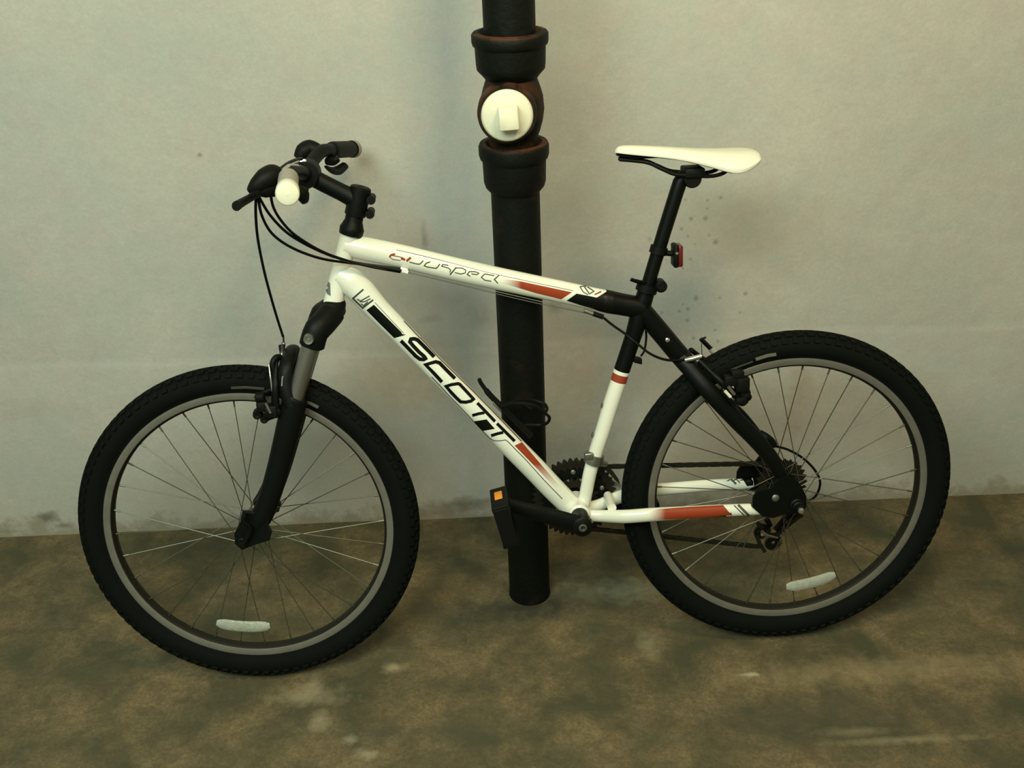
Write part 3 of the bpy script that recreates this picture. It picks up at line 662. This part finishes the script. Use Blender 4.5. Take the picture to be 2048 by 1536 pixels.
# --- fork
def leg(side):
    def q(x, y, l=.055): p = P(x, y, l); return p if side > 0 else mir(p)
    b = MB(); pp = [q(621, 690), q(588, 806)]; b.tube(pp, [rpx(pp[0], 36), rpx(pp[1], 33)], 24); s1 = b.build('stanchion', M_stan, fork)
    b = MB(); pp = [q(592, 792), q(590, 797), q(584, 824), q(577, 854), q(558, 930), q(540, 992), q(522, 1035), q(503, 1060)]
    wd = [44, 50, 51, 50, 46, 44, 45, 38]
    b.tube(cr(pp, 5), [rpx(pp[0], wd[min(i//5, 7)]+(wd[min(i//5+1, 7)]-wd[min(i//5, 7)])*((i % 5)/5)) for i in range(36)], 24, ref=N, flat=.85); s2 = b.build('fork_leg', M_black, fork)
    far = ((522, 1030), (540, 1012), (538, 1050), (545, 1062), (541, 1075), (515, 1083), (503, 1070), (508, 1045))
    b = MB(); b.plate([q(x, y, .058) for x, y in far if side < 0] or [q(x, y, .058) for x, y in ((505, 1022), (540, 1012), (538, 1050), (545, 1062), (541, 1075), (515, 1083), (486, 1094), (472, 1082), (471, 1062), (482, 1040), (490, 1020))], N*side, .012); b.build('dropout', M_black, fork, smooth=False)
    return s2
fork = None
b = MB()
# crown: bends from the steerer forward and out to both stanchions
for s in (1, -1):
    def q(x, y, l): p = P(x, y, l); return p if s > 0 else mir(p)
    pp = [P(670, 606), q(664, 625, .018), q(648, 645, .040), q(632, 664, .054), q(623, 694, .055)]
    b.tube(cr(pp, 6), [rpx(P(640, 650), (44, 52, 52, 50, 42)[min(i//6, 4)]) for i in range(25)], 20, ref=N, flat=.8)
b.tube([P(671.5, 603), P(665, 628)], [rpx(P(670, 610), 41), rpx(P(670, 610), 44)], 24)
fork = b.build('fork_crown', M_black, bike, label='black crown of the suspension fork')
legn = leg(1); legf = leg(-1)
b = MB(); c0 = P(617, 680, .082); b.lathe(c0, N, [(-.02, .010), (0, .0095), (.002, .008), (.0015, .004), (.003, .0035), (.003, 0)], 20); b.build('crown_bolt', M_silver, fork)
b = MB(); pp = [P(583, 812, .066), P(572, 775, .060), P(572, 735, .048), P(580, 712, .02)]; pp = pp+[mir(p) for p in pp[::-1]]
b.tube(cr(pp, 5), [.010]*36, 14, flat=1.4, ref=D); b.build('fork_brace', M_black, fork)
for side in (1, -1):
    c0 = CF+NF*side*.066
    b = MB(); b.lathe(c0, NF*side, [(-.012, .010), (0, .011), (.008, .011), (.010, .008), (.016, .007), (.017, 0)], 16); b.build('axle_nut', M_black, fork)
b = MB(); c0 = CF+NF*.078; b.tube(cr([c0, P(500, 1058, .085), P(486, 1042, .088), P(489, 1022, .086)], 5), [.006]*11+[.005]*5, 10, flat=.6); b.build('quick_release_lever', M_plastic, fork)

# --- rim brakes
def rod(pts, r, name, m, parent, seg=10, flat=1.0):
    b = MB(); b.tube(cr(pts, 5), r, seg, flat=flat); return b.build(name, m, parent)
def brake(px_arm, px_pad, far, name_m, boss_l=.062, par=bike):
    a0, a1 = px_arm
    arms = []
    for s in (1, -1):
        def q(x, y, l): p = P(x, y, l); return p if s > 0 else mir(p)
        b = MB(); p0, p1 = q(a0[0], a0[1], boss_l), q(a1[0], a1[1], .032 if s > 0 else .036)
        mid = (p0+p1)/2+N*s*.016
        b.tube(cr([p0, mid, p1], 6), [.0095]*4+[.0085]*4+[.0065]*5, 12, flat=.75); b.lathe(p0, N*s, [(-.012, .010), (.008, .010), (.011, .006), (.011, 0)], 14)
        arm = b.build('brake_arm', M_black, par)
        c0 = q(px_pad[0][0], px_pad[0][1], .024); c1 = q(px_pad[1][0], px_pad[1][1], .024)
        b = MB(); b.tube([c0, (c0+c1)/2+U*.002, c1], [.0055, .0065, .005], 10); b.build('brake_pad', M_plastic, arm)
        b = MB(); mm = (c0+c1)/2; b.cyl(mm, mm+N*s*.045, .004, 8); b.lathe(mm+N*s*.035, N*s, [(0, .0085), (.010, .0085), (.012, .005), (.012, 0)], 12); b.build('pad_bolt', M_plastic, arm)
        arms.append(arm)
    return arms
fa = brake(((552, 822), (552, 716)), ((512, 797), (545, 778)), None, None)
rod([P(537.7, 730, .05), P(541, 755, .062), P(546, 795, .068)], .0016, 'spring', M_bright, fa[0])
rod([P(566, 752, .062), P(564, 772, .066)], .0024, 'cable_clamp', M_bright, fa[0])
rod([P(566.5, 672, .02), P(567, 686, .0)], .0022, 'ferrule', M_bright, bike)
rod([P(567, 686, .0), P(565.5, 703, -.01), P(560, 718, 0), P(556, 722, .03)], .0038, 'brake_noodle', M_stan, bike)
rod([P(560, 714, .03), P(551, 716, .04), P(545, 728, .045), P(548, 740, .046)], .006, 'arm_head', M_black, fa[0])
def pads(pts, l, arm):
    for k, (x, y, w_, h_) in enumerate(pts):
        b = MB(); c = P(x, y, l); 
        if w_ > 0: b.lathe(c, N, [(-.030, 0), (-.030, w_*.55), (-.012, w_*.55), (-.011, w_), (-.004, w_), (-.003, w_*.75), (.003, w_*.75), (.004, w_*.9), (.007, w_*.8), (.007, w_*.4), (.005, 0)], 12)
        else: b.box(c, D*(-w_), U*h_, N*.010, .0025)
        b.build('pad_washer', M_plastic, arm)
pads(((520, 793, -.0085, .006), (524, 812, -.009, .010), (515, 829, .0095, 0), (529, 838, .0085, 0), (543, 822, -.012, .012)), .066, fa[0])
rod([P(531, 806, .078), P(534, 812, .078), P(541, 826, .078)], .003, 'spring', M_silver, fa[0])
rod([P(528, 838, .06), P(545, 832, .062), P(558, 828, .058)], .006, 'brake_boss', M_black, fork)
ra = brake(((1483, 800), (1398, 722)), ((1474, 752), (1492, 806)), None, None)
rod([P(1371, 720, .03), P(1385, 717, .034), P(1403, 712.5, .034)], .0050, 'brake_noodle', M_bright, bike)
rod([P(1436, 712, -.03), P(1424, 700, -.035), P(1412, 688, -.036), P(1402, 678, -.036)], .0062, 'brake_link', M_black, ra[1], flat=.7)
rod([P(1432, 709, -.028), P(1423, 697, -.032)], .0085, 'spring_holder', M_grip, ra[1], flat=.7)
rod([P(1406, 676, -.034), P(1413, 673, -.03)], .0032, 'cable_clamp', M_bright, ra[1])
rod([P(1403, 687, -.034), P(1404, 712, .01)], .0008, 'cable_end', M_cable, ra[1])
pads(((1474, 748, -.012, .008), (1484, 768, -.013, .014), (1490, 786, .0115, 0), (1481, 800, -.010, .007), (1462, 760, -.014, .010)), .070, ra[0])
for (a, c2) in (((1450, 782), (1461, 794)), ((1456, 772), (1469, 789))):
    rod([P(a[0], a[1], .080), P(c2[0], c2[1], .080)], .0032, 'spring', M_cap if a[0] == 1450 else M_silver, ra[0])
# stay bolt and cable stop
b = MB(); c0 = P(1335, 680, .020); b.lathe(c0, N, [(-.004, .0035), (.0015, .0045), (.003, .002), (.003, 0)], 12); b.build('frame_bolt', M_bright, bike)
b = MB(); b.tube(cr([P(1520, 866, .02), P(1534, 874, .03), P(1545, 884, .03), P(1548, 893, .03)], 3), [.007]*10, 8); b.build('cable_stop', M_blackp, bike)
for (x, y) in ((1203, 810), (1184, 869)):
    b = MB(); c0 = P(x+5, y+1); b.cyl(c0, P(x, y), .0042, 8); b.cyl(P(x+2, y+.5), P(x, y), .006, 8); b.build('bottle_bolt', M_silver, bike)

# --- crank, chainrings, chain, cassette, derailleurs
ring_c = BB-N*.047
def sprocket(c, r, teeth, th, name, m, parent, hole):
    b = MB(); e1, e2 = D, U; poly = []
    for k in range(teeth*4):
        a = 2*PI*k/(teeth*4); rr = r+(.0045 if k % 4 in (0,) else (.001 if k % 4 in (1, 3) else -.004))
        poly.append((a, rr))
    o = len(b.v); K = len(poly)
    for dn in (0, th):
        for (a, rr) in poly: b.v.append(c+N*dn+(e1*math.cos(a)+e2*math.sin(a))*rr)
        for (a, rr) in poly: b.v.append(c+N*dn+(e1*math.cos(a)+e2*math.sin(a))*hole)
    for j in range(K):
        j2 = (j+1) % K
        b.f += [(j, j2, K+j2, K+j), (2*K+j, 3*K+j, 3*K+j2, 2*K+j2), (j, 2*K+j, 2*K+j2, j2), (K+j, K+j2, 3*K+j2, 3*K+j)]
    return b.build(name, m, parent, smooth=False)
b = MB(); b.lathe(BB, N, [(-.040, 0), (-.040, .016), (-.058, .017), (-.062, .012), (-.062, 0)], 20)
for k in range(5):
    a = .35+2*PI*k/5; e = D*math.cos(a)+U*math.sin(a); b.tube([BB-N*.05+e*.012, BB-N*.05+e*.062], [.011, .007], 8, flat=.5, ref=N)
cs = b.build('crankset', M_black, bike)
sprocket(ring_c-N*.006, .0835, 42, .0025, 'chainring', M_chain, cs, .060)
sprocket(ring_c, .066, 32, .0025, 'chainring', M_black, cs, .045)
sprocket(ring_c+N*.007, .045, 22, .0025, 'chainring', M_chain, cs, .028)
for k in range(5):
    a = .35+2*PI*k/5; e = D*math.cos(a)+U*math.sin(a); b = MB(); b.lathe(ring_c+e*.060, N, [(-.006, .005), (.006, .005), (.007, .003), (.007, 0)], 10); b.build('chainring_bolt', M_silver, cs)
# near crank arm and pedal
pe = P(1006, 1008, .088)
b = MB(); a0 = BB+N*.078
dirc = (pe-a0); 
b.tube(cr([a0-dirc.normalized()*.016, a0, a0+dirc*.33, a0+dirc*.66, pe, pe+dirc.normalized()*.012], 4), [.010]+[.0165]*3+[.018]*1+[.0175]*4+[.016]*4+[.0145]*4+[.0145]*3+[.010], 16, ref=N, flat=.55)
b.lathe(BB, N, [(.034, .0), (.034, .017), (.060, .017), (.066, .020), (.088, .020), (.091, .016), (.091, 0)], 24)
crank = b.build('crank_arm', M_black, bike)
b = MB(); b.lathe(BB+N*.090, N, [(0, .0085), (.003, .008), (.0035, .005), (.001, .004), (.001, 0)], 16); b.build('crank_bolt', M_silver, crank)
# pedal: cage plates, body, amber reflector
pn = (V((0, 0, 1))-N*N.z).normalized(); pt = D*1.0
pu = (pn*.97-pt*.22).normalized(); pw = pu.cross(N)
pc0 = pe+N*.060-pu*.012
b = MB(); b.cyl(pe+N*.006, pe+N*.024, .009, 12); b.lathe(pe, N, [(.02, 0), (.02, .013), (.045, .012), (.07, .012), (.092, .012), (.094, 0)], 14)
pedal = b.build('pedal', M_plastic, crank)
b = MB()
for s in (1, -1):
    b.box(pe+N*.058+pu*(s*.038), pu*.0045, N*.044, pw*.0155, .0015)
b.box(pe+N*.018, pu*.038, N*.005, pw*.0145, .0015); b.box(pe+N*.098, pu*.038, N*.005, pw*.0145, .0015); b.box(pe+N*.058, pu*.034, N*.004, pw*.009, .0015)
for s in (1, -1):
    for k in range(6): b.box(pe+N*(.024+.0136*k)+pu*(s*.036)+pw*.012, pu*.0038, N*.003, pw*.003)
    for k in range(6): b.box(pe+N*(.024+.0136*k)+pu*(s*.036)-pw*.012, pu*.0038, N*.003, pw*.003)
b.build('pedal_cage', M_plastic, crank, smooth=False)
b = MB(); b.box(pe+N*.050+pu*.0412, pu*.0025, N*.0165, pw*.0075, .0012); b.build('pedal_reflector', M_orange, crank, label='amber pedal reflector')
# far crank arm and pedal (behind the chainstay side)
pf = BB-(pe-N*.088-BB)-N*.09
b = MB(); b.tube([BB-N*.062, pf], [.017, .013], 12, ref=N, flat=.55); cf = b.build('crank_arm', M_black, bike)
b = MB(); b.cyl(pf, pf-N*.09, .010, 12); b.box(pf-N*.05, D*.034, N*.040, U*.010, .003); b.build('pedal', M_plastic, cf)

CC = CR-N*.036
b = MB(); 
for k, (r, t) in enumerate(((.050, 26), (.0455, 24), (.041, 21), (.037, 19), (.033, 17), (.029, 15), (.026, 13))):
    o = sprocket(CC-N*(.0045*k), r, t, .002, 'cog', M_chain, wr, .010)
b = MB(); b.lathe(CC, N, [(.002, .0), (.002, .030), (-.032, .018), (-.036, .0)], 24); b.build('freehub', M_black, wr)
# chain
CHL = .050
def loop(pts):
    b = MB(); sm = []
    tot = 0; L_ = [0]
    for i in range(len(pts)-1): tot += (pts[i+1]-pts[i]).length; L_.append(tot)
    n = int(tot/.0127); out = []
    for k in range(n):
        s = tot*k/n; i = max(j for j in range(len(L_)) if L_[j] <= s+1e-9); i = min(i, len(pts)-2)
        t = (s-L_[i])/(L_[i+1]-L_[i]); p = pts[i]+(pts[i+1]-pts[i])*t; d2 = (pts[i+1]-pts[i]).normalized(); up = N.cross(d2)
        out.append((p, d2, up, k))
    for p, d2, up, k in out:
        w_ = .0034 if k % 2 else .0022
        for s in (1, -1): b.box(p+d2*.0063+N*s*w_, d2*.0092, up*.0040, N*.0006)
        b.lathe(p, N, [(-.0035, 0), (-.0035, .0036), (.0035, .0036), (.0035, 0)], 8)
    return b
def arc(c, r, a0, a1, n=14): return [c+(D*math.cos(a0+(a1-a0)*i/n)+U*math.sin(a0+(a1-a0)*i/n))*r for i in range(n+1)]
cc = BB-N*CHL; hc = CR-N*.052
# derailleur pulleys
gu = P(1555, 1052, -.052); gl = P(1527, 1082, -.052)
b = MB()
hr = .037
top0 = cc+U*.084+D*.006; 
pth = arc(cc, .0835, PI*1.5+.10, PI*.5-.04, 40) # left side of the ring, bottom to top going forward
pth = [cc+(D*math.cos(a)+U*math.sin(a))*.0675 for a in [(-PI/2-.02)-(PI-.08)*i/40 for i in range(41)]]
pth += [hc+(D*math.cos(a)+U*math.sin(a))*hr for a in [PI*.5+.05-(PI-.1)*i/24*1.06 for i in range(25)]]
pth += [P(1600, 1030, -.052), P(1573, 1052, -.052), P(1553, 1070, -.052), P(1541, 1070, -.052), P(1531, 1060, -.052), P(1524, 1054, -.052), P(1516, 1060, -.052), P(1514, 1072, -.052), P(1518, 1084, -.052), P(1524, 1094, -.052)]
pth += [pth[0]]
b = loop(pth); b.build('chain', M_chain, bike, smooth=False)
# rear derailleur
b = MB(); b.tube(cr([P(1576, 990, -.066), P(1592, 1010, -.07), P(1586, 1026, -.07), P(1572, 1038, -.066)], 4), [.011]*5+[.012]*4+[.009]*4, 12, flat=.8)
rd = b.build('rear_derailleur', M_silver, bike)
b = MB(); b.tube([P(1584, 1022, -.06), P(1566, 1042, -.056), P(1550, 1060, -.056)], [.009, .007, .006], 10, flat=.5, ref=N); b.build('derailleur_cage', M_plastic, rd)
for (x, y) in ((1524, 1062), (1546, 1084)):
    sprocket(P(x, y, -.053), .0150, 30, .004, 'jockey_wheel', M_plastic, rd, .004)
b = MB(); b.tube([P(1524, 1066, -.044), P(1534, 1071, -.044), P(1556, 1076, -.044)], [.005, .0035, .002], 10, flat=.4, ref=N); b.build('cage_plate', M_silver, rd)
b = MB(); b.lathe(P(1524, 1069, -.044), N, [(0, .004), (.002, .003), (.002, 0)], 10); b.build('cage_bolt', M_bright, rd)
b = MB(); b.tube([P(1533, 1038, -.05), P(1541, 1052, -.05)], [.006, .005], 8); b.build('cage_arm', M_plastic, rd)
cable([P(1549, 892, -.02), P(1575, 899, -.035), P(1604, 915, -.05), P(1628, 938, -.062), P(1640, 962, -.070), P(1636, 984, -.075), P(1626, 997, -.075), P(1612, 1004, -.072)], .0026, 'gear_cable')
# front derailleur
b = MB(); c0 = P(1188, 916); b.tube([P(1191, 908), P(1185, 926)], [.0185, .0185], 24); fd = b.build('front_derailleur', M_silver, bike)
b = MB(); b.box(P(1178, 912, .012), D*.009, N*.006, U*.007, .002); b.build('clamp_bolt', M_stan, fd)
b = MB()
pl = [P(x, y, -.040) for x, y in ((1200, 922), (1214, 930), (1226, 942), (1237, 958), (1240, 968), (1232, 962), (1220, 948), (1206, 936))]
b.plate(pl, N, .002); b.build('cage_plate', M_chain, fd, smooth=False)
b = MB(); pl = [P(x, y, -.058) for x, y in ((1198, 930), (1212, 946), (1226, 960), (1242, 970), (1240, 976), (1222, 970), (1206, 956), (1196, 942))]
b.plate(pl, N, .002); b.build('cage_plate', M_silver, fd, smooth=False)
b = MB(); b.tube([P(1196, 924, -.012), P(1210, 928, -.03)], [.008, .007], 10); b.build('link_body', M_stan, fd)
# chain stay bridge
b = MB(); c0 = P(1224, 1016, .030); b.tube([c0, mir(c0)], .009, 14); b.build('stay_bridge', M_white, bike)

# --- bottle cage of bent rod on the upper side of the down tube
def crod(pts, r=.0032, nm='cage_rod'): b = MB(); b.tube(cr(pts, 8), r, 8); return b.build(nm, M_plastic, cage)
b = MB(); b.tube(cr([P(958, 757, .0), P(963, 768, .0), P(980, 790, .0), P(1005, 815, .0), P(1040, 850, .0), P(1062, 872, .0)], 6), [.0018]+[.004]*9+[.0055]*21, 10, ref=N, flat=1.6); cage = b.build('bottle_cage', M_plastic, bike, label='black wire bottle cage')
crod([P(1000, 812, .012), P(1035, 806, .034), P(1070, 812, .036), P(1092, 828, .025), P(1099, 836, .005), P(1094, 846, -.01), P(1080, 850, -.024), P(1050, 850, -.02)])
crod([P(1030, 800, -.02), P(1062, 800, -.036), P(1086, 806, -.034), P(1094, 816, -.02), P(1092, 823, .0)])
crod([P(1002, 818, -.012), P(1030, 802, -.034), P(1062, 818, -.036)])
b = MB(); b.box(P(994, 812), (P(1004, 822)-P(986, 804))*.5, N*.008, U*.004, .002); b.build('cage_foot', M_stan, cage)
